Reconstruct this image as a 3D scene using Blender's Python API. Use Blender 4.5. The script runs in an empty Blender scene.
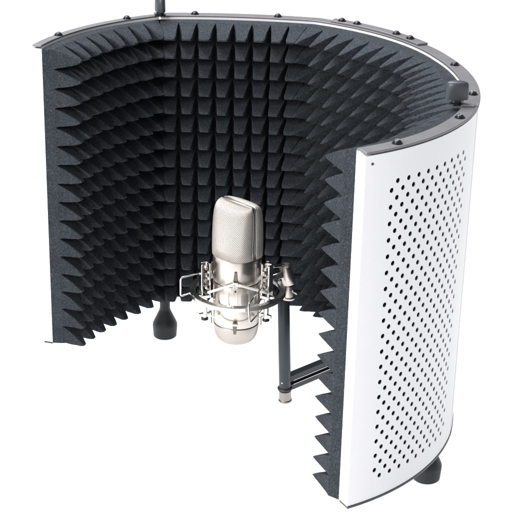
import bpy, bmesh, math, random
from mathutils import Vector, Matrix
R = math.radians
PI = math.pi
rnd = random.Random(7)
S = bpy.context.scene
C = S.collection

H = 0.32            # height of the acoustic shield (m)
HC = 0.668        # camera height above the shield's lower edge
GZ = -0.0525         # floor surface
T = 0.0137          # depth of the hollow shell

# ------------------------------------------------------------------ helpers
def link(name, bm, mat, parent=None, smooth=False, bevel=0, solid=0, auto=None):
    me = bpy.data.meshes.new(name)
    bm.normal_update()
    bm.to_mesh(me); bm.free()
    o = bpy.data.objects.new(name, me)
    C.objects.link(o)
    mats = mat if isinstance(mat, (list, tuple)) else [mat]
    for m in mats: me.materials.append(m)
    if smooth:
        for p in me.polygons: p.use_smooth = True
        if auto: me.set_sharp_from_angle(angle=R(auto))
    if bevel:
        b = o.modifiers.new('bevel', 'BEVEL'); b.width = bevel; b.segments = 2; b.limit_method = 'ANGLE'; b.angle_limit = R(40)
    if parent:
        o.parent = parent
        # parents are things or parts whose own origin may be moved: keep world coordinates
        o.matrix_parent_inverse = world_of(parent).inverted()
    return o

def world_of(o):
    if o.parent is None:
        return Matrix.LocRotScale(o.location, o.rotation_euler, o.scale)
    return world_of(o.parent) @ o.matrix_parent_inverse @ Matrix.LocRotScale(o.location, o.rotation_euler, o.scale)

def thing(name, loc, label, cat):
    o = bpy.data.objects.new(name, None); C.objects.link(o)
    o.location = loc; o.empty_display_size = .02
    o['label'] = label; o['category'] = cat
    return o

def V(*a): return Vector(a)

def add_prism(bm, poly, z0, z1, mi=0):
    n = len(poly)
    a = [bm.verts.new((p[0], p[1], z0)) for p in poly]
    b = [bm.verts.new((p[0], p[1], z1)) for p in poly]
    for i in range(n):
        j = (i+1) % n
        bm.faces.new((a[i], a[j], b[j], b[i])).material_index = mi
    bm.faces.new(a[::-1]).material_index = mi
    bm.faces.new(b).material_index = mi

def frame_of(d):
    d = d.normalized()
    u = d.cross(V(0, 0, 1))
    if u.length < 1e-3: u = V(1, 0, 0)
    u.normalize(); w = u.cross(d).normalized()
    return u, w

def add_lathe(bm, prof, origin=V(0, 0, 0), axis=V(0, 0, 1), seg=32, sx=1, sy=1, rot=0):
    """prof: list of (radius, height along axis)"""
    axis = axis.normalized()
    if abs(axis.z) > .9999: u, w = V(math.cos(rot), math.sin(rot), 0), V(-math.sin(rot), math.cos(rot), 0)
    else: u, w = frame_of(axis)
    rings = []
    for r, h in prof:
        if r <= 1e-7: rings.append([bm.verts.new(origin + axis*h)])
        else: rings.append([bm.verts.new(origin + axis*h + u*(r*sx*math.cos(2*PI*i/seg)) + w*(r*sy*math.sin(2*PI*i/seg))) for i in range(seg)])
    for k in range(len(rings)-1):
        a, b = rings[k], rings[k+1]
        for i in range(seg):
            j = (i+1) % seg
            if len(a) == 1 and len(b) == 1: continue
            if len(a) == 1: bm.faces.new((a[0], b[j], b[i]))
            elif len(b) == 1: bm.faces.new((a[i], a[j], b[0]))
            else: bm.faces.new((a[i], a[j], b[j], b[i]))
    if len(rings[0]) > 1: bm.faces.new(rings[0][::-1])
    if len(rings[-1]) > 1: bm.faces.new(rings[-1])

def add_tube(bm, pts, r, seg=10, closed=False):
    pts = [Vector(p) for p in pts]
    n = len(pts); rings = []
    prev = None
    for i, p in enumerate(pts):
        if closed: d = pts[(i+1) % n] - pts[i-1]
        else: d = pts[min(i+1, n-1)] - pts[max(i-1, 0)]
        d.normalize()
        if prev is None: u, w = frame_of(d)
        else:
            u = prev - d*prev.dot(d); u.normalize(); w = u.cross(d).normalized()
        prev = u
        rings.append([bm.verts.new(p + u*(r*math.cos(2*PI*k/seg)) + w*(r*math.sin(2*PI*k/seg))) for k in range(seg)])
    m = n if closed else n-1
    for i in range(m):
        a, b = rings[i], rings[(i+1) % n]
        for k in range(seg):
            j = (k+1) % seg
            bm.faces.new((a[k], a[j], b[j], b[k]))
    if not closed:
        bm.faces.new(rings[0][::-1]); bm.faces.new(rings[-1])

def add_bar(bm, a, b, w, h, side=None):
    """box beam from a to b: w across, h up"""
    a, b = Vector(a), Vector(b); d = (b-a).normalized()
    u = Vector(side).normalized() if side else frame_of(d)[0]
    v = u.cross(d).normalized()
    q = []
    for p in (a, b):
        q.append([bm.verts.new(p + u*(sx*w/2) + v*(sy*h/2)) for sx, sy in ((-1, -1), (1, -1), (1, 1), (-1, 1))])
    for k in range(4):
        j = (k+1) % 4
        bm.faces.new((q[0][k], q[0][j], q[1][j], q[1][k]))
    bm.faces.new(q[0][::-1]); bm.faces.new(q[1])

def rounded(pts, r, n=5):
    """round the inner corners of a 3-D polyline"""
    pts = [Vector(p) for p in pts]; out = [pts[0]]
    for i in range(1, len(pts)-1):
        a = (pts[i-1]-pts[i]); b = (pts[i+1]-pts[i])
        rr = min(r, a.length*.45, b.length*.45)
        p0 = pts[i] + a.normalized()*rr; p1 = pts[i] + b.normalized()*rr
        for k in range(n+1):
            t = k/n; out.append(p0*(1-t)**2 + pts[i]*2*t*(1-t) + p1*t*t)
    out.append(pts[-1]); return out

def fix(bm):
    bmesh.ops.recalc_face_normals(bm, faces=bm.faces)
    return bm

# ------------------------------------------------------------------ materials
def new_mat(name):
    m = bpy.data.materials.new(name); m.use_nodes = True
    nt = m.node_tree; b = nt.nodes['Principled BSDF']
    return m, nt, b

def noise_bump(nt, b, scale, strength, dist=.001, coord='Object', detail=3):
    tc = nt.nodes.new('ShaderNodeTexCoord'); n = nt.nodes.new('ShaderNodeTexNoise')
    n.inputs['Scale'].default_value = scale; n.inputs['Detail'].default_value = detail
    bp = nt.nodes.new('ShaderNodeBump'); bp.inputs['Strength'].default_value = strength; bp.inputs['Distance'].default_value = dist
    nt.links.new(tc.outputs[coord], n.inputs['Vector']); nt.links.new(n.outputs['Fac'], bp.inputs['Height'])
    nt.links.new(bp.outputs['Normal'], b.inputs['Normal'])
    return n, tc

def simple(name, col, rough, metal=0, scale=400, bump=.1, var=.06, dist=.0004, rvar=.06):
    m, nt, b = new_mat(name)
    b.inputs['Metallic'].default_value = metal
    n, tc = noise_bump(nt, b, scale, bump, dist)
    n2 = nt.nodes.new('ShaderNodeTexNoise'); n2.inputs['Scale'].default_value = 60; n2.inputs['Detail'].default_value = 4
    nt.links.new(tc.outputs['Object'], n2.inputs['Vector'])
    cr = nt.nodes.new('ShaderNodeValToRGB')
    cr.color_ramp.elements[0].position = .3; cr.color_ramp.elements[1].position = .7
    cr.color_ramp.elements[0].color = tuple(c*(1-var) for c in col)+(1,)
    cr.color_ramp.elements[1].color = tuple(min(1, c*(1+var)) for c in col)+(1,)
    nt.links.new(n2.outputs['Fac'], cr.inputs['Fac']); nt.links.new(cr.outputs['Color'], b.inputs['Base Color'])
    mr = nt.nodes.new('ShaderNodeMapRange')
    mr.inputs['To Min'].default_value = max(.02, rough-rvar); mr.inputs['To Max'].default_value = rough+rvar
    nt.links.new(n2.outputs['Fac'], mr.inputs['Value']); nt.links.new(mr.outputs['Result'], b.inputs['Roughness'])
    return m

def foam_material():
    m, nt, b = new_mat('charcoal_foam')
    L = nt.links; tc = nt.nodes.new('ShaderNodeTexCoord')
    fine = nt.nodes.new('ShaderNodeTexNoise'); fine.inputs['Scale'].default_value = 640; fine.inputs['Detail'].default_value = 5
    big = nt.nodes.new('ShaderNodeTexNoise'); big.inputs['Scale'].default_value = 38; big.inputs['Detail'].default_value = 4
    spk = nt.nodes.new('ShaderNodeTexVoronoi'); spk.inputs['Scale'].default_value = 1050; spk.feature = 'F1'
    for n in (fine, big, spk): L.new(tc.outputs['Object'], n.inputs['Vector'])
    base = nt.nodes.new('ShaderNodeValToRGB')
    base.color_ramp.elements[0].position = .32; base.color_ramp.elements[0].color = (.0195, .0235, .0285, 1)
    base.color_ramp.elements[1].position = .72; base.color_ramp.elements[1].color = (.048, .0560, .0655, 1)
    L.new(fine.outputs['Fac'], base.inputs['Fac'])
    # sparse glints painted as paler specks, as if cut foam cells caught light; chosen by the cell's own random colour
    sep = nt.nodes.new('ShaderNodeSeparateColor'); L.new(spk.outputs['Color'], sep.inputs['Color'])
    gt = nt.nodes.new('ShaderNodeMath'); gt.operation = 'GREATER_THAN'; gt.inputs[1].default_value = .93
    L.new(sep.outputs['Red'], gt.inputs[0])
    lt = nt.nodes.new('ShaderNodeMath'); lt.operation = 'LESS_THAN'; lt.inputs[1].default_value = .36
    L.new(spk.outputs['Distance'], lt.inputs[0])
    mul = nt.nodes.new('ShaderNodeMath'); mul.operation = 'MULTIPLY'
    L.new(gt.outputs[0], mul.inputs[0]); L.new(lt.outputs[0], mul.inputs[1])
    mx = nt.nodes.new('ShaderNodeMix'); mx.data_type = 'RGBA'
    L.new(mul.outputs[0], mx.inputs['Factor']); L.new(base.outputs['Color'], mx.inputs[6]); mx.inputs[7].default_value = (.11, .12, .13, 1)
    mul2 = nt.nodes.new('ShaderNodeMix'); mul2.data_type = 'RGBA'; mul2.blend_type = 'MULTIPLY'; mul2.inputs['Factor'].default_value = .5
    bg = nt.nodes.new('ShaderNodeValToRGB'); bg.color_ramp.elements[0].position = .35; bg.color_ramp.elements[1].position = .65
    bg.color_ramp.elements[0].color = (.72, .72, .74, 1); bg.color_ramp.elements[1].color = (1.1, 1.1, 1.1, 1)
    L.new(big.outputs['Fac'], bg.inputs['Fac']); L.new(mx.outputs[2], mul2.inputs[6]); L.new(bg.outputs['Color'], mul2.inputs[7])
    L.new(mul2.outputs[2], b.inputs['Base Color'])
    b.inputs['Roughness'].default_value = .92
    b.inputs['Specular IOR Level'].default_value = .12
    bp = nt.nodes.new('ShaderNodeBump'); bp.inputs['Strength'].default_value = .34; bp.inputs['Distance'].default_value = .0008
    L.new(fine.outputs['Fac'], bp.inputs['Height']); L.new(bp.outputs['Normal'], b.inputs['Normal'])
    return m

def mesh_material():
    """woven wire mesh in the grille's own UV (metres): diagonal wires over dark gaps"""
    m, nt, b = new_mat('woven_wire_mesh')
    L = nt.links
    uv = nt.nodes.new('ShaderNodeUVMap'); sp = nt.nodes.new('ShaderNodeSeparateXYZ'); L.new(uv.outputs['UV'], sp.inputs[0])
    def math_(op, a, c=None, d=None):
        n = nt.nodes.new('ShaderNodeMath'); n.operation = op
        for i, x in enumerate((a, c, d)):
            if x is None: continue
            if isinstance(x, (int, float)): n.inputs[i].default_value = x
            else: L.new(x, n.inputs[i])
        return n.outputs[0]
    k = PI/0.00138
    s = math_('ADD', sp.outputs['X'], sp.outputs['Y']); d = math_('SUBTRACT', sp.outputs['X'], sp.outputs['Y'])
    a1 = math_('ABSOLUTE', math_('SINE', math_('MULTIPLY', s, k*.72)))
    a2 = math_('ABSOLUTE', math_('SINE', math_('MULTIPLY', d, k*.72)))
    gap = math_('MULTIPLY', a1, a2)          # 1 in the middle of an opening, 0 on a wire
    cr = nt.nodes.new('ShaderNodeValToRGB')
    cr.color_ramp.elements[0].position = .25; cr.color_ramp.elements[0].color = (.76, .70, .65, 1)
    cr.color_ramp.elements[1].position = .72; cr.color_ramp.elements[1].color = (.11, .10, .09, 1)
    L.new(gap, cr.inputs['Fac']); L.new(cr.outputs['Color'], b.inputs['Base Color'])
    b.inputs['Metallic'].default_value = .75; b.inputs['Roughness'].default_value = .42
    inv = math_('SUBTRACT', 1.0, gap)
    bp = nt.nodes.new('ShaderNodeBump'); bp.inputs['Strength'].default_value = .7; bp.inputs['Distance'].default_value = .0005
    L.new(inv, bp.inputs['Height']); L.new(bp.outputs['Normal'], b.inputs['Normal'])
    return m

M = {}
M['foam'] = foam_material()
M['white'] = simple('white_powder_coat', (.785, .785, .81), .42, 0, 900, .12, .008)
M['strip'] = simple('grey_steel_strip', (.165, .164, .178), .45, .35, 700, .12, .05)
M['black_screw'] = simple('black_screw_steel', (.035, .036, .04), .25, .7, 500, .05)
M['strip_low'] = simple('shaded_steel_strip', (.05, .055, .065), .42, .3, 700, .12, .05)  # same steel as the rim, shade at the base painted in as darker colour
M['knob'] = simple('dark_slate_plastic', (.036, .044, .054), .42, 0, 900, .25)
M['rubber'] = simple('black_rubber', (.007, .009, .012), .5, 0, 500, .2)
M['pole'] = simple('dark_painted_steel', (.026, .034, .043), .38, .15, 700, .15)
M['nickel'] = simple('satin_nickel', (.58, .535, .50), .30, 1, 300, .04, .03)
M['nickel_rough'] = simple('brushed_nickel', (.46, .425, .395), .36, 1, 900, .06, .03)
M['chrome'] = simple('bright_chrome', (.74, .72, .70), .13, 1, 300, .03, .02, rvar=.04)
M['ring'] = simple('polished_steel_ring', (.64, .63, .62), .2, 1, 300, .04, .03)
M['hook'] = simple('dark_nickel', (.16, .14, .12), .3, .9)
M['ferrule'] = simple('dull_ferrule_metal', (.34, .31, .29), .3, 1)
M['dark'] = simple('dark_gap', (.03, .03, .032), .5, .2)
M['band'] = simple('cream_elastic_cord', (.74, .70, .66), .6, 0, 1500, .4)
M['mesh'] = mesh_material()
M['edge'] = simple('light_metal_edge', (.55, .57, .60), .3, .8)

# ------------------------------------------------------------------ plan of the shield
JOINTS = [(-.2124, 1.3445), (-.1073, 1.4812), (.0565, 1.4747), (.1673, 1.3381), (.1737, 1.1750), (.0764, 1.0519)]
SAG = [.017, .007, .018, .0115, .0155]     # bulge of the shell behind each foam panel

def arc(a, b, sag, n):
    """points and outward normals on the circular arc a-b bulging by sag to the left-hand (outer) side"""
    a = Vector(a); b = Vector(b); t = (b-a); c = t.length; t.normalize()
    nrm = Vector((-t.y, t.x))           # outward: left of the travel direction
    m = (a+b)/2
    if abs(sag) < 1e-5:
        return [(a.lerp(b, i/n), nrm.copy()) for i in range(n+1)]
    r = (c*c/4 + sag*sag)/(2*sag); cen = m + nrm*(sag-r)
    th = math.asin(c/2/r)
    out = []
    for i in range(n+1):
        f = -th + 2*th*i/n
        d = nrm*math.cos(f) + t*math.sin(f)
        out.append((cen + d*r, d))
    return out

def joint_normals():
    ns = []
    for i in range(len(JOINTS)):
        cand = []
        if i > 0: cand.append(arc(JOINTS[i-1], JOINTS[i], SAG[i-1], 8)[-1][1])
        if i < len(SAG): cand.append(arc(JOINTS[i], JOINTS[i+1], SAG[i], 8)[0][1])
        v = sum(cand, Vector((0, 0))); v.normalize(); ns.append(v)
    return ns
JN = joint_normals()

def wall_curve(i0, i1, n=24):
    """continuous inner line of the shell over panels i0..i1-1, as (point, outward normal)"""
    out = []
    for i in range(i0, i1):
        seg = arc(JOINTS[i], JOINTS[i+1], SAG[i], n)
        # blend the normals near the joints so that the shell bends smoothly there
        for k, (p, d) in enumerate(seg):
            if i > i0 and k == 0: continue
            s = k/n
            if s < .25 and i > i0: d = (JN[i].lerp(d, s/.25)).normalized()
            if s > .75 and i < i1-1: d = (JN[i+1].lerp(d, (1-s)/.25)).normalized()
            out.append((p.copy(), d*(.68 if i == 0 else 1)))     # the left wing is a thinner shell
    return out

def resample(cur, step=None, n=None):
    """cur: list of (p, d) -> evenly spaced along the OUTER line"""
    P = [p + d*T for p, d in cur]
    L = [0]
    for i in range(1, len(P)): L.append(L[-1] + (P[i]-P[i-1]).length)
    if n is None: n = max(2, round(L[-1]/step))
    out = []
    for k in range(n+1):
        x = L[-1]*k/n; i = 0
        while i < len(L)-2 and L[i+1] < x: i += 1
        f = (x-L[i])/(L[i+1]-L[i])
        out.append((cur[i][0].lerp(cur[i+1][0], f), cur[i][1].lerp(cur[i+1][1], f)))
    return out, L[-1]

def trim(cur, a, b):
    """cut a and b metres off the two ends"""
    def cut(c, d):
        c = list(c); 
        while True:
            l = (c[1][0]-c[0][0]).length
            if l < d: d -= l; c.pop(0)
            else:
                f = d/l; c[0] = (c[0][0].lerp(c[1][0], f), c[0][1].lerp(c[1][1], f)); return c
    c = cut(cur, a) if a else cur
    if b: c = cut(c[::-1], b)[::-1]
    return c

WINGS = {'left': trim(wall_curve(0, 1), 0, .0012), 'mid': trim(wall_curve(1, 4), .0012, .0012), 'right': trim(wall_curve(4, 5), .0012, 0)}

# ------------------------------------------------------------------ the shield
shield = thing('acoustic_shield', (.06, 1.36, GZ),
               'folding white perforated metal acoustic shield lined with charcoal pyramid foam, curved round the microphone', 'acoustic shield')

def perforated_cells(bm, p0, p1, d0, d1, zs, zlo, zhi, r, seg, depth):
    """one vertical strip p0-p1 of sheet from zlo to zhi with round holes centred at heights zs"""
    w = (p1-p0).length
    def P(u, z, off=0):    # u in -w/2..w/2
        f = u/w+.5; q = p0.lerp(p1, f); d = d0.lerp(d1, f)
        return (q.x-d.x*off, q.y-d.y*off, z)
    if not zs:
        v = [bm.verts.new(P(-w/2, zlo)), bm.verts.new(P(w/2, zlo)), bm.verts.new(P(w/2, zhi)), bm.verts.new(P(-w/2, zhi))]
        f = bm.faces.new(v); return
    zs = sorted(zs); gap = zs[1]-zs[0]
    edges = [zlo] + [(a+b)/2 for a, b in zip(zs, zs[1:])] + [zhi]
    # first and last cells: keep them one pitch high, fill the rest with plain quads
    lo = zs[0]-gap/2; hi = zs[-1]+gap/2
    for a, b in ((zlo, lo), (hi, zhi)):
        bm.faces.new([bm.verts.new(P(-w/2, a)), bm.verts.new(P(w/2, a)), bm.verts.new(P(w/2, b)), bm.verts.new(P(-w/2, b))])
    for z in zs:
        a, b = z-gap/2, z+gap/2
        outer = []; inner = []; deep = []
        for k in range(seg):
            th = 2*PI*(k+.5)/seg
            cx, cz = math.cos(th), math.sin(th)
            s = min((w/2)/abs(cx) if abs(cx) > 1e-6 else 9, (gap/2)/abs(cz) if abs(cz) > 1e-6 else 9)
            outer.append(bm.verts.new(P(cx*s, z+cz*s)))
            inner.append(bm.verts.new(P(cx*r, z+cz*r)))
            deep.append(bm.verts.new(P(cx*r, z+cz*r, depth)))
        corners = {}
        for sx, sz in ((1, 1), (-1, 1), (-1, -1), (1, -1)): corners[(sx, sz)] = bm.verts.new(P(sx*w/2, z+sz*gap/2))
        for k in range(seg):
            j = (k+1) % seg
            def side(th):
                cx, cz = math.cos(th), math.sin(th)
                return 'x' if (w/2)*abs(cz) < (gap/2)*abs(cx) else 'z'
            t0, t1 = 2*PI*(k+.5)/seg, 2*PI*(k+1.5)/seg
            if side(t0) != side(t1):
                tm = (t0+t1)/2
                c = corners[(1 if math.cos(tm) > 0 else -1, 1 if math.sin(tm) > 0 else -1)]
                bm.faces.new((inner[k], outer[k], c, outer[j], inner[j]))
            else:
                bm.faces.new((inner[k], outer[k], outer[j], inner[j]))
            bm.faces.new((inner[j], deep[j], deep[k], inner[k]))

PITCH = .0142
def build_shell(name, cur, first, last, label):
    """hollow shell: perforated outer sheet, folded lips and closed ends. first/last: metres left plain at each end"""
    pts, L = resample(cur, step=.0060)
    n = len(pts)-1; w = L/n
    bm = bmesh.new()
    rb = .003         # rounded folded edge
    for k in range(n):
        (a, da), (b, db) = pts[k], pts[k+1]
        s0 = k*w
        A, B = a+da*T, b+db*T
        zs = None
        if s0 >= first-.001 and s0+w <= L-last+.001:
            if (n-1-k) % 2: zs = [.0232+PITCH*i for i in range(20)]
            else: zs = [.0303+PITCH*i for i in range(19)]
        if last > .5: zs = None
        perforated_cells(bm, A, B, da, db, zs, .0025, H-.0015, .00215, 14, .0008)
        # folded lips: top and bottom, inner face
        for z0, z1 in ((.0025, .0085), (H-.009, H+.0002)):
            v = [bm.verts.new((b.x, b.y, z0)), bm.verts.new((a.x, a.y, z0)), bm.verts.new((a.x, a.y, z1)), bm.verts.new((b.x, b.y, z1))]
            bm.faces.new(v)
        for z in (.0025, H-.0015):
            v = [bm.verts.new((a.x, a.y, z)), bm.verts.new((b.x, b.y, z)), bm.verts.new((B.x, B.y, z)), bm.verts.new((A.x, A.y, z))]
            bm.faces.new(v)
    # end flanges with a rounded fold
    for (p, d), sgn in ((pts[0], 1), (pts[-1], -1)):
        q = (pts[1][0]-pts[0][0]).normalized() if sgn == 1 else (pts[-2][0]-pts[-1][0]).normalized()
        prof = [p + q*.0001, p + d*(T-.0028) + q*0]
        for i in range(1, 5):
            f = i/4*PI/2
            prof.append(p + d*(T-.0028+.0028*math.sin(f)) + q*(.0028*(1-math.cos(f))) - q*.0028)
        prof = [p] + [p + d*(T*.8)] + [p+d*T]
        prof2 = [bm.verts.new((x.x, x.y, z)) for z in (.0025, H-.0015) for x in prof]
        m = len(prof)
        for i in range(m-1): bm.faces.new((prof2[i], prof2[i+1], prof2[m+i+1], prof2[m+i]))
    bmesh.ops.remove_doubles(bm, verts=bm.verts, dist=2e-5)
    o = link(name, bm, M['white'], shield, smooth=True, auto=32)
    if label: o['label'] = label
    return o

build_shell('wing_panel', WINGS['left'], .024, .02, None)
build_shell('centre_panel', WINGS['mid'], .018, .018, None)
wr = build_shell('wing_panel', WINGS['right'], .030, .0245, 'bright white outer side drilled all over with small round holes')
# little screw hole near the wing's upper front corner
cur = WINGS['right']
p, d = cur[-2]
bm = bmesh.new()
p = cur[-1][0].lerp(cur[-4][0], .30); d = cur[-2][1]
add_lathe(bm, [(.0, .0006), (.0011, .0005), (.0012, 0)], V(p.x+d.x*T, p.y+d.y*T, H-.0085), V(d.x, d.y, 0), 12)
link('rivet', fix(bm), M['black_screw'], wr)

# --- foam pads: 8 columns x 16 rows of pyramids each
BASES = [(.0115, .0065), (.0125, .0120), (.0105, .0060), (.0060, .0070), (.0070, .0140)]   # slab thickness at each pad's two ends
FJ = [(0, .0035), (-.0030, 0), (-.0040, .0008), (0, 0), (0, 0), (-.0015, -.0050)]     # the pads' own joints, a little off the shell's
FRONT = [.75, .3, .35, .5, .85]        # how much of the shell's bulge each pad's front follows
LEAN = (0, 0, -2, 0, 0)
SQUEEZE = [(0, 0), (-4, 11), (0, 3), (-4, 4), (-3, -11)]
def foam_pad(i, tipw, seed):
    rr = random.Random(seed)
    NC, NR = 8, 16
    zb, zt = .0015, H-.0020
    TIP = (.0270, .0300, .0310, .0300, .0290)[i]
    back = arc(JOINTS[i], JOINTS[i+1], SAG[i], NC*2)
    # front line: flatter than the shell, offset inward along the joint bisectors
    def front_end(j):
        own = arc(JOINTS[i], JOINTS[i+1], SAG[i]*FRONT[i], 8)
        nd = own[0][1] if j == i else own[-1][1]
        jn = JN[j] if 0 < j < len(JOINTS)-1 else nd
        c = max(.6, nd.dot(jn))
        return Vector(JOINTS[j]) + Vector(FJ[j]) - jn*(BASES[i][j-i]/c)
    fr = arc(front_end(i), front_end(i+1), SAG[i]*FRONT[i], NC*2)
    bm = bmesh.new()
    J = Vector(JOINTS[i]); K = Vector(JOINTS[i+1])
    # slab: back face, top, bottom, ends (front is the pyramid field)
    tol = .0003
    B = [p - d*tol for p, d in back]; F = [p for p, d in fr]
    if i > 0:
        pass
    nb = len(B)
    for k in range(nb-1):
        b0, b1, f0, f1 = B[k], B[k+1], F[k], F[k+1]
        bm.faces.new([bm.verts.new(x) for x in ((b0.x, b0.y, zb), (b0.x, b0.y, zt), (b1.x, b1.y, zt), (b1.x, b1.y, zb))])
        sub = 3
        for z, fl in ((zt, 0), (zb, 1)):
            v = [bm.verts.new(x) for x in ((b0.x, b0.y, z), (b1.x, b1.y, z), (f1.x, f1.y, z), (f0.x, f0.y, z))]
            bm.faces.new(v[::-1] if fl else v)
    for k in (0, nb-1):
        b0, f0 = B[k], F[k]
        v = [bm.verts.new(x) for x in ((b0.x, b0.y, zb), (f0.x, f0.y, zb), (f0.x, f0.y, zt), (b0.x, b0.y, zt))]
        bm.faces.new(v if k == 0 else v[::-1])
    # rotation of the end columns away from the neighbour (squeezed corner)
    def ang(j, mine):
        if 0 < j < len(JOINTS)-1: return math.acos(max(-1, min(1, JN[j].dot(mine))))
        return 0
    aL = ang(i, fr[0][1]); aR = ang(i+1, fr[-1][1])
    hz = (zt-zb)/NR
    LV = 7; TH = (.20, .18, .10, .08, .10)[i]
    for c in range(NC):
        pL, pR, pm, dm = fr[2*c][0], fr[2*c+2][0], fr[2*c+1][0], fr[2*c+1][1]
        wl = max(0, 1-c/1.6); wrt = max(0, 1-(NC-1-c)/1.6)
        rot = R(LEAN[i]) - R(SQUEEZE[i][0])*wl - R(SQUEEZE[i][1])*wrt
        nrm = Vector((dm.x*math.cos(rot)-dm.y*math.sin(rot), dm.x*math.sin(rot)+dm.y*math.cos(rot)))
        tan = (pR-pL); cw = tan.length; tan.normalize()
        for r_ in range(NR):
            zc = zb + hz*(r_+.5)
            jx, jz, jd = rr.uniform(-.0007, .0007), rr.uniform(-.0005, .0005), rr.uniform(-.0009, .0007)
            rf = r_/(NR-1); cf = c/(NC-1)
            # the soft teeth sag, most of all low down on the left wing
            if i == 0: sag_, ln = (.0122*(1-rf)+.0022*rf)*(1-.55*cf**3), (.74+.18*rf)*(1-cf) + cf*.97
            else: sag_, ln = (0, .0010+.0010*(1-rf), .0012, .0020, .0055)[i], 1
            tip = TIP*ln + jd
            cen = pm - nrm*tip + tan*jx
            rings = []
            tw = tipw*rr.uniform(.88, 1.12)
            for l in range(LV+1):
                t = l/LV
                # sides are very slightly convex, the tip is blunt
                hx = (cw/2)*((1-t)*(1-tw) + tw) if l < LV else (cw/2)*tw*.72
                hzz = (hz/2)*((1-t)*(1-TH) + TH) if l < LV else (hz/2)*TH*.45
                belly = math.sin(PI*t)
                hx *= 1-.035*belly; hzz *= 1+.10*belly
                if 0 < l: hx *= (.95, .885, .95, .95, .95)[i]; hzz *= (.925, .83, .90, .925, .95)[i]
                tt = t**.985
                q = (pL+pR)/2*(1-tt) + cen*tt
                if l == LV: q = cen - nrm*.0004
                z = zc + jz*t - sag_*t**1.15
                rc = .30*t*t      # corner rounding grows away from the base
                ring = []
                cwx, cwz = hx, hzz
                if l == 0: cwx, cwz = cw/2, hz/2
                for sx, sz in ((-1, -1), (-1, 1), (1, 1), (1, -1)):
                    k1 = (sx*cwx, sz*cwz*(1-rc*1.6)); k2 = (sx*cwx*(1-rc*.7), sz*cwz)
                    if sx*sz > 0: k1, k2 = k2, k1     # keep the order round the ring
                    for u, w_ in (k1, k2):
                        n_ = rr.uniform(-1, 1)*.00018 if 0 < l < LV else 0
                        ring.append(bm.verts.new((q.x+tan.x*(u+n_), q.y+tan.y*(u+n_), z+w_+n_)))
                rings.append(ring)
            for l in range(LV):
                a, b = rings[l], rings[l+1]
                for k in range(8):
                    j = (k+1) % 8
                    bm.faces.new((a[k], a[j], b[j], b[k]))
            bm.faces.new(rings[-1])
    bmesh.ops.remove_doubles(bm, verts=bm.verts, dist=1e-5)
    fix(bm)
    return link('foam_panel', bm, M['foam'], shield, smooth=True, auto=24)

for i, tw in enumerate((.38, .64, .20, .18, .22)): foam_pad(i, tw, 11+i)

# --- rim strips (top and bottom) with their screws
def strip_mesh(cur, z0, z1, over=.0006, lift=0):
    bm = bmesh.new()
    rows = []
    for p, d in cur:
        a = p + d*.0007; b = p + d*(T+over)
        rows.append([bm.verts.new((a.x, a.y, z0)), bm.verts.new((b.x, b.y, z0)), bm.verts.new((b.x, b.y, z1)), bm.verts.new((a.x, a.y, z1))])
    for k in range(len(rows)-1):
        for m in range(4):
            j = (m+1) % 4
            bm.faces.new((rows[k][m], rows[k][j], rows[k+1][j], rows[k+1][m]))
    bm.faces.new(rows[0]); bm.faces.new(rows[-1][::-1])
    return fix(bm)

def screw(parent, x, y, z, r=.0036, down=False):
    bm = bmesh.new()
    s = -1 if down else 1
    add_lathe(bm, [(r*1.25, 0), (r*1.25, .0005*s), (r*.98, .0006*s), (r, .0011*s), (r*.86, .0021*s), (r*.55, .0028*s), (0, .0031*s)], V(x, y, z), V(0, 0, 1), 20)
    fix(bm); n0 = len(bm.faces); turn = rnd.uniform(0, PI)
    for a in (turn, turn+PI/2):
        dx, dy = math.cos(a)*r*.5, math.sin(a)*r*.5
        add_bar(bm, (x-dx, y-dy, z+.0031*s), (x+dx, y+dy, z+.0031*s), .0009, .0007)
    bm.faces.ensure_lookup_table()
    for f in bm.faces[n0:]: f.material_index = 1
    return link('screw', bm, [M['black_screw'], M['edge']], parent, smooth=True, auto=50)

strips = {}
for key, cur in (('left', wall_curve(0, 1)), ('mid', wall_curve(1, 4)), ('right', wall_curve(4, 5))):
    a, b = (0, .0006) if key == 'left' else ((.0006, .0006) if key == 'mid' else (.0006, 0))
    c = trim(cur, a, b)
    strips[key] = link('rim_strip', strip_mesh(c, H, H+.0018), M['strip'], shield, smooth=True, bevel=.0004, auto=35)
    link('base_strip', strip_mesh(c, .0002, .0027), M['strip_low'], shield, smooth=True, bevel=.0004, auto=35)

def on_rim(x, y):
    """nearest centre-line point of the rim"""
    best = None
    for p, d in resample(wall_curve(0, 5), n=400)[0]:
        q = p + d*(T*.55); e = (q-Vector((x, y))).length
        if best is None or e < best[0]: best = (e, q, d)
    return best[1], best[2]

ZT = H+.0018
for key, lst in (('left', [(-.2002, 1.3868), (-.1452, 1.4679)]), ('mid', [(-.0707, 1.5009), (.0191, 1.4936), (.1836, 1.3062), (.1868, 1.2088)]), ('right', [(.1650, 1.1386), (.1087, 1.0636)])):
    for x, y in lst:
        q, d = on_rim(x, y); screw(strips[key], q.x, q.y, ZT)
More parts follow.
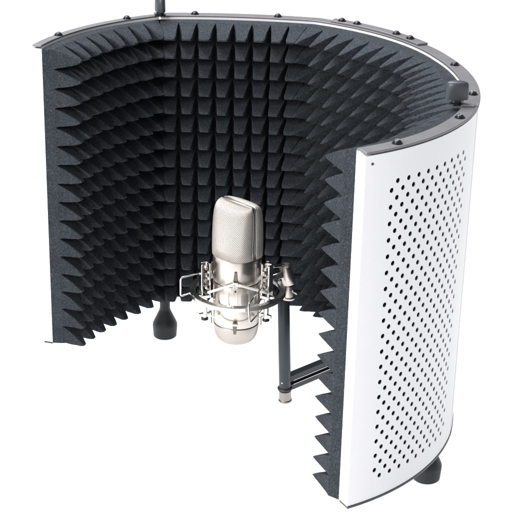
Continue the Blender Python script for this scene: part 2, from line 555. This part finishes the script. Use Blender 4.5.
# splice plate over the back of the curve, with two pairs of screws
allc = resample(wall_curve(1, 4), n=300)[0]
def near(x, y): return min(range(301), key=lambda k: (allc[k][0]+allc[k][1]*T-Vector((x, y))).length)
k0, k1 = near(.0755, 1.4740), near(.1700, 1.3830)
seg = [(p + d*.0022, d) for p, d in allc[k0:k1+1]]
bm = bmesh.new(); rows = []
for p, d in seg:
    a = p; b = p + d*(T-.0022+.0008)
    rows.append([bm.verts.new((a.x, a.y, ZT+.0001)), bm.verts.new((b.x, b.y, ZT+.0001)), bm.verts.new((b.x, b.y, ZT+.0022)), bm.verts.new((a.x, a.y, ZT+.0022))])
for k in range(len(rows)-1):
    for m in range(4):
        j = (m+1) % 4
        bm.faces.new((rows[k][m], rows[k][j], rows[k+1][j], rows[k+1][m]))
bm.faces.new(rows[0]); bm.faces.new(rows[-1][::-1])
sp = link('splice_plate', fix(bm), M['strip'], shield, smooth=True, bevel=.0004, auto=35)
for x, y in ((.0912, 1.4755), (.1062, 1.4613), (.1433, 1.4195), (.1549, 1.4018)):
    q, d = on_rim(x, y); screw(sp, q.x, q.y, ZT+.0022)

# --- hinges: thumb knob on top, leaf plates, pin and rubber foot below
for (x, y), rot in (((-.1070, 1.4790), .74+PI/2-.42), ((.1686, 1.1745), -.05)):
    bm = bmesh.new()
    add_lathe(bm, [(.0062, .0), (.0100, .0005), (.0104, .0015), (.0101, .0100), (.0098, .0132), (.0088, .0150), (.0060, .0160), (0, .0163)], V(x, y, ZT+.0050), V(0, 0, 1), 36, .98, .52, rot)
    k = link('hinge_knob', fix(bm), M['knob'], shield, smooth=True, auto=50)
    bm = bmesh.new()
    add_lathe(bm, [(.0046, .0001), (.0060, .0008), (.0060, .0020), (.0042, .0026), (.0042, .0052)], V(x, y, ZT), V(0, 0, 1), 24)
    link('collar_nut', fix(bm), M['black_screw'], k, smooth=True, auto=40)
# hinge leaves: thin steel tongues running from each pin out onto the strips
for j, (x, y) in ((1, (-.1070, 1.4790)), (4, (.1686, 1.1745))):
    a = Vector(JOINTS[j]); d = JN[j]
    bm = bmesh.new()
    b_ = a + d*(T*.8)
    add_bar(bm, (x, y, ZT+.0009), (b_.x, b_.y, ZT+.0009), .0085, .0014)
    link('hinge_leaf', fix(bm), M['strip'], shield, bevel=.0004)
    bm = bmesh.new()
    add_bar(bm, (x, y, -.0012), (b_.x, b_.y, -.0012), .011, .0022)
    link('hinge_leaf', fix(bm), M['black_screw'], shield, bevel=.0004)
for x, y in ((-.1031, 1.4780), (.1683, 1.1790)):
    bm = bmesh.new()
    add_lathe(bm, [(.0058, .054), (.0060, .036), (.0066, .0330), (.0124, .0205), (.0141, .0165), (.0143, .0140), (.0133, .0012), (.0122, .0002), (0, .0)][::-1], V(x, y, GZ+.0004), V(0, 0, 1), 8 if False else 36)
    link('foot', fix(bm), M['rubber'], shield, smooth=True, auto=35)

# --- carrying pole and T-slot arm
pb, pt = V(.0338, 1.328, GZ+.0140), V(.0293, 1.326, .0671)
ax = (pt-pb); Lp = ax.length
bm = bmesh.new()
add_lathe(bm, [(.0060, 0), (.0062, .0008), (.0062, Lp-.001), (.0056, Lp)], pb, ax, 32)
pole = link('pole', fix(bm), M['pole'], shield, smooth=True, auto=40)
u = ax.normalized()
bm = bmesh.new()
add_lathe(bm, [(.0066, 0), (.0078, .0004), (.0080, .0014), (.0078, .0024), (.0066, .0030)], pb - u*.0002, ax, 32)
link('collar', fix(bm), M['pole'], pole, smooth=True, auto=40)
bm = bmesh.new()
add_lathe(bm, [(.0052, 0), (.0070, .0002), (.0072, .0008), (.0072, .0018), (.0065, .0026), (.0065, .0125)], pb - u*.0140, ax, 32)
link('ferrule', fix(bm), M['ferrule'], pole, smooth=True, auto=40)
bm = bmesh.new()
add_lathe(bm, [(.0009, 0), (.0009, .0003), (0, .0004)], pb + u*.010 + V(-.003, -.0055, 0), V(-.4, -.9, 0), 10)
link('rivet', fix(bm), M['edge'], pole)
DA = V(.734, .679, 0).normalized(); SD = V(DA.y, -DA.x, 0)
a0 = V(.0368, 1.3308, -.0315); a1 = a0 + DA*.118
bm = bmesh.new()
# extruded profile with a slot along the side that faces right
hw, hh, sl, sd = .0042, .0086, .0019, .0028
prof = [(-hw, -hh), (hw, -hh), (hw, -sl), (hw-sd, -sl), (hw-sd, sl), (hw, sl), (hw, hh), (-hw, hh)]
q0 = [bm.verts.new(a0 + SD*s + V(0, 0, z)) for s, z in prof]; q1 = [bm.verts.new(a1 + SD*s + V(0, 0, z)) for s, z in prof]
for k in range(8):
    j = (k+1) % 8; bm.faces.new((q0[k], q0[j], q1[j], q1[k]))
bm.faces.new(q0[::-1]); bm.faces.new(q1)
arm = link('support_arm', fix(bm), M['pole'], shield, bevel=.0003)
bm = bmesh.new()
for z in (sl+.0004, -sl-.0004): add_bar(bm, a0 + SD*(hw+.0001) + V(0, 0, z) + DA*.004, a1 + SD*(hw+.0001) + V(0, 0, z), .0005, .0007)
link('slot_edge', fix(bm), M['edge'], arm)
# bracket that carries the arm up to the shield's lower edge
bm = bmesh.new()
add_bar(bm, a1 - DA*.006 + V(0, 0, .0088), a1 - DA*.006 + V(0, 0, .0345), .020, .008, side=SD)
link('arm_bracket', fix(bm), M['pole'], shield, bevel=.0006)

# ------------------------------------------------------------------ the microphone
MX, MY = -.0183, 1.335
mic = thing('microphone', (MX, MY, .0375),
            'silver side-address condenser microphone with woven wire grille, held upright in its shock mount', 'microphone')
NF = V(-.70, -.714, 0).normalized(); WF = V(-NF.y, NF.x, 0)     # front normal, width axis
if WF.x < 0: WF = -WF
O = V(MX, MY, 0)
GP = [(.1315, .0212, .0232), (.140, .0213, .0235), (.152, .0210, .0236), (.163, .0203, .0236), (.1705, .0194, .0235), (.1755, .0184, .0233),
      (.1792, .0171, .0230), (.1818, .0152, .0225), (.1836, .0126, .0218), (.1848, .0090, .0210), (.1853, .0036, .0203)]
GAP = .0024
def grille_half(sgn):
    bm = bmesh.new(); uvl = bm.loops.layers.uv.new('UVMap')
    NS = 40; rows = []; lens = []
    vv = 0; pz = None
    for z, b, a in GP:
        row = []; pts = []
        for k in range(NS+1):
            th = PI*k/NS
            c, s = math.cos(th), math.sin(th)
            e = 2/2.6
            w = a*(abs(c)**e)*(1 if c >= 0 else -1); n = GAP + max(0, b-GAP)*(abs(s)**e)
            pts.append((w, n))
            row.append(bm.verts.new(O + WF*w + NF*(n*sgn) + V(0, 0, z)))
        if pz is not None: vv += math.hypot(z-pz[0], b-pz[1])
        pz = (z, b); rows.append(row); lens.append((vv, pts))
    ref = lens[1][1]; us = [0]
    for k in range(1, NS+1): us.append(us[-1]+math.hypot(ref[k][0]-ref[k-1][0], ref[k][1]-ref[k-1][1]))
    for r in range(len(rows)-1):
        for k in range(NS):
            f = bm.faces.new((rows[r][k], rows[r][k+1], rows[r+1][k+1], rows[r+1][k]))
            for lp, (kk, q) in zip(f.loops, ((k, r), (k+1, r), (k+1, r+1), (k, r+1))): lp[uvl].uv = (us[kk], lens[q][0])
    fix(bm)
    # the meshes bulge outward: make sure normals do as well
    o = link('grille', bm, M['mesh'], mic, smooth=True)
    sd_ = o.modifiers.new('thick', 'SOLIDIFY'); sd_.thickness = .0007; sd_.offset = 0
    # bright folded edge along the open side
    bm = bmesh.new()
    path = [O + WF*(a) + NF*(GAP*sgn) + V(0, 0, z) for z, b, a in GP] + [O + WF*(-a) + NF*(GAP*sgn) + V(0, 0, z) for z, b, a in GP[::-1]]
    add_tube(bm, path, .0006, 8)
    link('edge_wire', fix(bm), M['nickel'], o, smooth=True)
    return o
gf = grille_half(1); gb = grille_half(-1)
bm = bmesh.new()
rows = []
out = [(a-.0009, z) for z, b, a in GP] + [(0, GP[-1][0]-.0006)]
poly = [(w, min(z, GP[-1][0]-.0001)) for w, z in out] + [(-w, min(z, GP[-1][0]-.0001)) for w, z in out[::-1][1:]]
A = [bm.verts.new(O + WF*w + NF*(GAP-.0001) + V(0, 0, z)) for w, z in poly]; B = [bm.verts.new(O + WF*w - NF*(GAP-.0001) + V(0, 0, z)) for w, z in poly]
for k in range(len(poly)):
    j = (k+1) % len(poly); bm.faces.new((A[k], A[j], B[j], B[k]))
bm.faces.new(A); bm.faces.new(B[::-1])
link('grille_frame', fix(bm), M['ring'], mic, smooth=True, auto=40)
bm = bmesh.new()
add_lathe(bm, [(.0238, .1060), (.0240, .1066), (.0240, .1302), (.0237, .1312), (.0222, .1318), (.0, .1318)], O, V(0, 0, 1), 96)
link('collar', fix(bm), M['nickel'], mic, smooth=True, auto=30)
bm = bmesh.new()
add_lathe(bm, [(.0, .0595), (.0215, .0595), (.0226, .0598), (.0229, .0606), (.0229, .0784), (.0224, .0790), (.0229, .0796), (.0229, .1045), (.0226, .1058), (0, .1058)], O, V(0, 0, 1), 96)
link('body', fix(bm), M['nickel'], mic, smooth=True, auto=30)
bm = bmesh.new()
add_lathe(bm, [(0, .0378), (.0080, .0379), (.0135, .0385), (.0170, .0402), (.0196, .0432), (.0212, .0472), (.0222, .0520), (.0226, .0560), (.0227, .0584), (.0222, .0591), (0, .0591)], O, V(0, 0, 1), 96)
link('base_cup', fix(bm), M['nickel_rough'], mic, smooth=True, auto=30)

# ------------------------------------------------------------------ the shock mount
mount = thing('shock_mount', (MX, MY, .0605),
              'shiny metal ring shock mount with elastic cords and wire loops, fixed to the dark pole', 'shock mount')
RZ = .0922; RC = V(-.0176, 1.3350, 0)
bm = bmesh.new()
sec = [(.0420, -.0017), (.0426, -.0023), (.0474, -.0023), (.0480, -.0017), (.0480, .0017), (.0474, .0023), (.0426, .0023), (.0420, .0017)]
NSG = 120; rg = []
for k in range(NSG):
    t = 2*PI*k/NSG
    rg.append([bm.verts.new(RC + V(math.cos(t)*r, math.sin(t)*r, RZ+z)) for r, z in sec])
for k in range(NSG):
    for m in range(8):
        j = (m+1) % 8; bm.faces.new((rg[k][m], rg[(k+1) % NSG][m], rg[(k+1) % NSG][j], rg[k][j]))
link('ring', fix(bm), M['ring'], mount, smooth=True, auto=30)
# slotted sleeve that grips the microphone
bm = bmesh.new(); NCELL = 12; rs = .0238; sub = 1
zl, zh = .0812, .1046
for c in range(NCELL):
    t0 = 2*PI*c/NCELL + .12; t1 = 2*PI*(c+1)/NCELL + .12; w = rs*(t1-t0); hh_ = (zh-zl)
    def P(u, z, r=rs): t = (t0+t1)/2 + u/rs; return (MX+math.cos(t)*r, MY+math.sin(t)*r, z)
    seg_ = 28; zc = (zl+zh)/2; a_, b_ = w*.36, hh_*.5-.0030
    outer, inner, deep = [], [], []
    for k in range(seg_):
        th = 2*PI*(k+.5)/seg_; cx, cz = math.cos(th), math.sin(th)
        # stadium-like opening
        ux = a_*(abs(cx)**.55)*(1 if cx > 0 else -1); uz = b_*(abs(cz)**.75)*(1 if cz > 0 else -1)
        s = min((w/2)/abs(cx), (hh_/2)/abs(cz))
        ox, oz = cx*s, cz*s
        outer.append(bm.verts.new(P(ox, zc+oz))); inner.append(bm.verts.new(P(ux, zc+uz))); deep.append(bm.verts.new(P(ux, zc+uz, rs-.0008)))
    cor = {(sx, sz): bm.verts.new(P(sx*w/2, zc+sz*hh_/2)) for sx in (-1, 1) for sz in (-1, 1)}
    for k in range(seg_):
        j = (k+1) % seg_
        ta, tb = 2*PI*(k+.5)/seg_, 2*PI*(k+1.5)/seg_
        sd0 = (w/2)*abs(math.sin(ta)) < (hh_/2)*abs(math.cos(ta)); sd1 = (w/2)*abs(math.sin(tb)) < (hh_/2)*abs(math.cos(tb))
        if sd0 != sd1:
            tm = (ta+tb)/2; cc = cor[(1 if math.cos(tm) > 0 else -1, 1 if math.sin(tm) > 0 else -1)]
            bm.faces.new((inner[k], outer[k], cc, outer[j], inner[j]))
        else: bm.faces.new((inner[k], outer[k], outer[j], inner[j]))
        bm.faces.new((inner[j], deep[j], deep[k], inner[k]))
link('sleeve', fix(bm), M['nickel'], mount, smooth=True, auto=40)

def AZ(deg, r, z): t = R(deg); return V(MX+math.cos(t)*r, MY+math.sin(t)*r, z)
# four hooks on the sleeve, upper and lower
HOOKS = (-92, -2, 88, 178)
for hd in HOOKS:
    t = R(hd); e = V(math.cos(t), math.sin(t), 0); s = V(-math.sin(t), math.cos(t), 0)
    for zz, sg in ((.1115, 1), (.0660, -1)):
        bm = bmesh.new()
        # trapezoid tongue
        pts = [(-.0013, .0105*sg), (.0013, .0105*sg), (.0024, .0), (-.0024, .0)]
        A = [bm.verts.new(O + e*.0243 + s*a + V(0, 0, zz+b)) for a, b in pts]; B = [bm.verts.new(O + e*.0254 + s*a + V(0, 0, zz+b)) for a, b in pts]
        for k in range(4):
            j = (k+1) % 4; bm.faces.new((A[k], A[j], B[j], B[k]))
        bm.faces.new(A); bm.faces.new(B[::-1])
        ho = link('cord_hook', fix(bm), M['hook'], mount, bevel=.0002)
        bm = bmesh.new()
        add_bar(bm, O + e*.0262 + s*-.0027 + V(0, 0, zz-.0006*sg), O + e*.0262 + s*.0027 + V(0, 0, zz-.0006*sg), .0030, .0026, side=e)
        link('hook_bar', fix(bm), M['nickel'], ho, bevel=.0004)
bm = bmesh.new()
add_bar(bm, AZ(-92, .0244, .1090), AZ(-92, .0244, .0850), .0052, .0010, side=(math.cos(R(-2)), math.sin(R(-2)), 0))
link('sleeve_plate', fix(bm), M['nickel'], mount, bevel=.0003)
bm = bmesh.new()
add_lathe(bm, [(.0009, 0), (.0009, .0005), (0, .0008)], AZ(-92, .0249, .1015), V(math.cos(R(-92)), math.sin(R(-92)), 0), 14)
link('pin', fix(bm), M['black_screw'], mount)

# posts standing between the sleeve and the ring
POSTS = ((-.0493, 1.3215), (.0112, 1.3215)); UP = .0048
def post(x, y, face, up=UP):
    f = V(*face).normalized(); s = V(-f.y, f.x, 0)
    bm = bmesh.new()
    c0, c1 = V(x, y, .0865+up), V(x, y, .1215+up)
    # U-shaped clamp: two cheeks and a back
    for q in (-.0040, .0040):
        add_bar(bm, c0 + s*q, c1 + s*q, .0019, .0075, side=s)
    add_bar(bm, c0 - f*.0030, c1 - f*.0030, .0062, .0015, side=s)
    add_bar(bm, V(x, y, .0855+up), V(x, y, .0890+up), .0105, .0085, side=s)
    po = link('post', fix(bm), M['chrome'], mount, bevel=.0005)
    bm = bmesh.new()
    for z, r in ((.1170, .0020), (.1110, .0016), (.1050, .0018), (.0985, .0015)):
        add_lathe(bm, [(r, -.001), (r, .0022), (r*.7, .0030), (0, .0031)], V(x, y, z+up) + f*.0008, f, 16)
    link('screw', fix(bm), M['nickel_rough'], po, smooth=True, auto=40)
    bm = bmesh.new()
    for z in (.1140, .0925): add_lathe(bm, [(.0017, -.001), (.0017, .0016), (0, .0017)], V(x, y, z+up) + f*.0012, f, 12)
    link('rubber_bush', fix(bm), M['black_screw'], po, smooth=True, auto=40)
    # leg through to the lower cords
    bm = bmesh.new()
    add_lathe(bm, [(.0026, .0640+up), (.0026, .0860+up)], V(x, y, 0), V(0, 0, 1), 16)
    add_bar(bm, V(x, y, .0665+up)-s*.006, V(x, y, .0665+up)+s*.006, .0032, .0032)
    link('post_leg', fix(bm), M['chrome'], po, smooth=True, auto=40)
    bm = bmesh.new()
    add_lathe(bm, [(.0030, 0), (.0036, .0004), (.0036, .0022), (.0030, .0030)], V(x, y, .0608+up), V(0, 0, 1), 18)
    link('rubber_tip', fix(bm), M['rubber'], po, smooth=True, auto=40)
    # spoke to the ring
    bm = bmesh.new()
    d = (V(x, y, 0)-RC); d.z = 0; d.normalize(); q = RC + d*.0430
    add_bar(bm, V(x, y, RZ), V(q.x, q.y, RZ), .0040, .0022)
    link('spoke', fix(bm), M['chrome'], po, bevel=.0004)
    return po
post(POSTS[0][0], POSTS[0][1], (.35, -.94, 0)); post(POSTS[1][0], POSTS[1][1], (-.55, -.84, 0))
# two more posts behind the microphone
bk = ((-.0250, 1.3700), (.0080, 1.3600))
post(bk[0][0], bk[0][1], (0, 1, 0))

# elastic cords
def cord(a, b, r=.0013):
    bm = bmesh.new(); a = Vector(a); b = Vector(b)
    add_tube(bm, [a.lerp(b, t/6) for t in range(7)], r, 10)
    return link('elastic_cord', fix(bm), M['band'], mount, smooth=True)
PL = V(POSTS[0][0]+.003, POSTS[0][1]-.0060, .0975); PR = V(POSTS[1][0]+.001, POSTS[1][1]-.0060, .0985)
hu = AZ(-92, .0268, .1100)
cord(PL, hu + V(-.001, 0, 0)); cord(hu + V(.001, 0, 0), PR)
hb = AZ(-92, .0268, .0665)
cord(V(POSTS[0][0]+.004, POSTS[0][1]-.002, .0715), hb + V(-.001, 0, 0), .0006); cord(hb + V(.001, 0, 0), V(POSTS[1][0]-.003, POSTS[1][1]-.002, .0715), .0006)
hback = AZ(88, .0268, .1100)
cord(V(bk[0][0], bk[0][1]-.004, .1000), hback)

# wire loops
for pts, rr_ in (([(-.0505, 1.337, .1105), (-.0735, 1.325, .1085), (-.0735, 1.325, .0885), (-.0610, 1.331, .0915)], .0009),
                 ([(.0078, 1.309, .1090), (-.0062, 1.277, .1035), (-.0045, 1.277, .0838), (.0085, 1.303, .0885)], .0008)):
    bm = bmesh.new(); add_tube(bm, rounded(pts, .003), rr_, 10)
    link('wire_loop', fix(bm), M['chrome'], mount, smooth=True)

# swivel that screws onto the pole
s0, s1, s2 = V(.0333, 1.3755, .0672), V(.0345, 1.3745, .0828), V(.0292, 1.3735, .1045)
bm = bmesh.new()
a_ = (s1-s0)
add_lathe(bm, [(.0078, 0), (.0080, .0008), (.0080, .0018), (.0064, .0024), (.0064, a_.length-.001), (.0058, a_.length)], s0, a_, 36)
swv = link('swivel', fix(bm), M['nickel'], mount, smooth=True, auto=40)
bm = bmesh.new(); b__ = (s2-s1)
add_lathe(bm, [(.0060, .0004), (.0066, .0014), (.0064, b__.length*.5), (.0060, b__.length-.0016), (.0045, b__.length)], s1, b__, 36)
link('swivel_barrel', fix(bm), M['nickel'], swv, smooth=True, auto=40)
bm = bmesh.new()
add_bar(bm, V(.0300, 1.3740, .0960), V(.0150, 1.3665, .0935), .0085, .0070)
add_bar(bm, V(.0280, 1.3735, .1040), V(.0170, 1.3560, .1100), .0040, .0030)
add_bar(bm, V(.0170, 1.3560, .1100), V(.0115, 1.3400, .1205), .0035, .0030)
link('clamp_bracket', fix(bm), M['chrome'], swv, bevel=.0005)
bm = bmesh.new()
add_lathe(bm, [(.0042, 0), (.0048, .0006), (.0048, .0045), (.0036, .0056), (0, .0058)], V(.0125, 1.3270, .1160), V(-.45, -.85, .1), 24)
link('clamp_screw', fix(bm), M['chrome'], swv, smooth=True, auto=40)
bm = bmesh.new(); add_tube(bm, rounded([(.0360, 1.371, .0800), (.0400, 1.369, .0750), (.0425, 1.367, .0752)], .002), .0009, 8)
link('lever', fix(bm), M['chrome'], swv, smooth=True)

for o_ in (mic, mount): o_.location += V(0, -.050, .0016)

# ------------------------------------------------------------------ the setting
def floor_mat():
    m, nt, b = new_mat('glowing_white_floor')
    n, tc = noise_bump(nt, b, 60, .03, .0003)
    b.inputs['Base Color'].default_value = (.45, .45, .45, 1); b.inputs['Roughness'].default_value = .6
    # white floor with an added glow, so it clips to white and shadows vanish
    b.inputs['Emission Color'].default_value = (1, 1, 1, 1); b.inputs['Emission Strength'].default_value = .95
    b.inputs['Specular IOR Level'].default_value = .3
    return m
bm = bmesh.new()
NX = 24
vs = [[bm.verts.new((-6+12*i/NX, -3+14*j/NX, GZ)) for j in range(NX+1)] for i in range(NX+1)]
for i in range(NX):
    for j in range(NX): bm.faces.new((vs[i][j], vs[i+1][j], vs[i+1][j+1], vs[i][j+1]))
fl = link('glowing_floor', bm, floor_mat())  # plain floor, its glow added to whiten the background
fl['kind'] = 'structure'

# ------------------------------------------------------------------ light
w = bpy.data.worlds.new('World'); S.world = w; w.use_nodes = True
bg = w.node_tree.nodes['Background']; bg.inputs['Color'].default_value = (.97, .985, 1, 1); bg.inputs['Strength'].default_value = .34

def area(name, loc, target, size, power, col=(1, 1, 1)):
    l = bpy.data.lights.new(name, 'AREA'); l.shape = 'RECTANGLE'; l.size = size[0]; l.size_y = size[1]; l.energy = power; l.color = col
    o = bpy.data.objects.new(name, l); C.objects.link(o); o.location = loc
    d = Vector(target)-Vector(loc); o.rotation_euler = d.to_track_quat('-Z', 'Y').to_euler()
    return o
area('softbox_overhead', (-.6, 1.85, 2.1), (0, 1.25, .2), (1.7, 1.7), 102)
area('softbox_left', (-1.85, -.55, 1.25), (0, 1.3, .15), (.9, .9), 82, (1, .99, .975))

# ------------------------------------------------------------------ camera
cam = bpy.data.cameras.new('Camera'); co = bpy.data.objects.new('Camera', cam); C.objects.link(co); S.camera = co
cam.sensor_width = 36; cam.lens = 36*1418.86/512; cam.clip_start = .05; cam.clip_end = 60
p = R(22.68201); d2 = (-.022975, .999736)
fwd = V(0, math.cos(p), -math.sin(p)); down = V(0, -math.sin(p), -math.cos(p)); right = V(1, 0, 0)
cr = right*d2[1] + down*d2[0]; cu = cr.cross(fwd)
mtx = Matrix((cr, cu, -fwd)).transposed().to_4x4(); mtx.translation = V(0, 0, HC)
co.matrix_world = mtx

S.view_settings.view_transform = 'Standard'; S.view_settings.look = 'None'; S.view_settings.exposure = 0; S.view_settings.gamma = 1
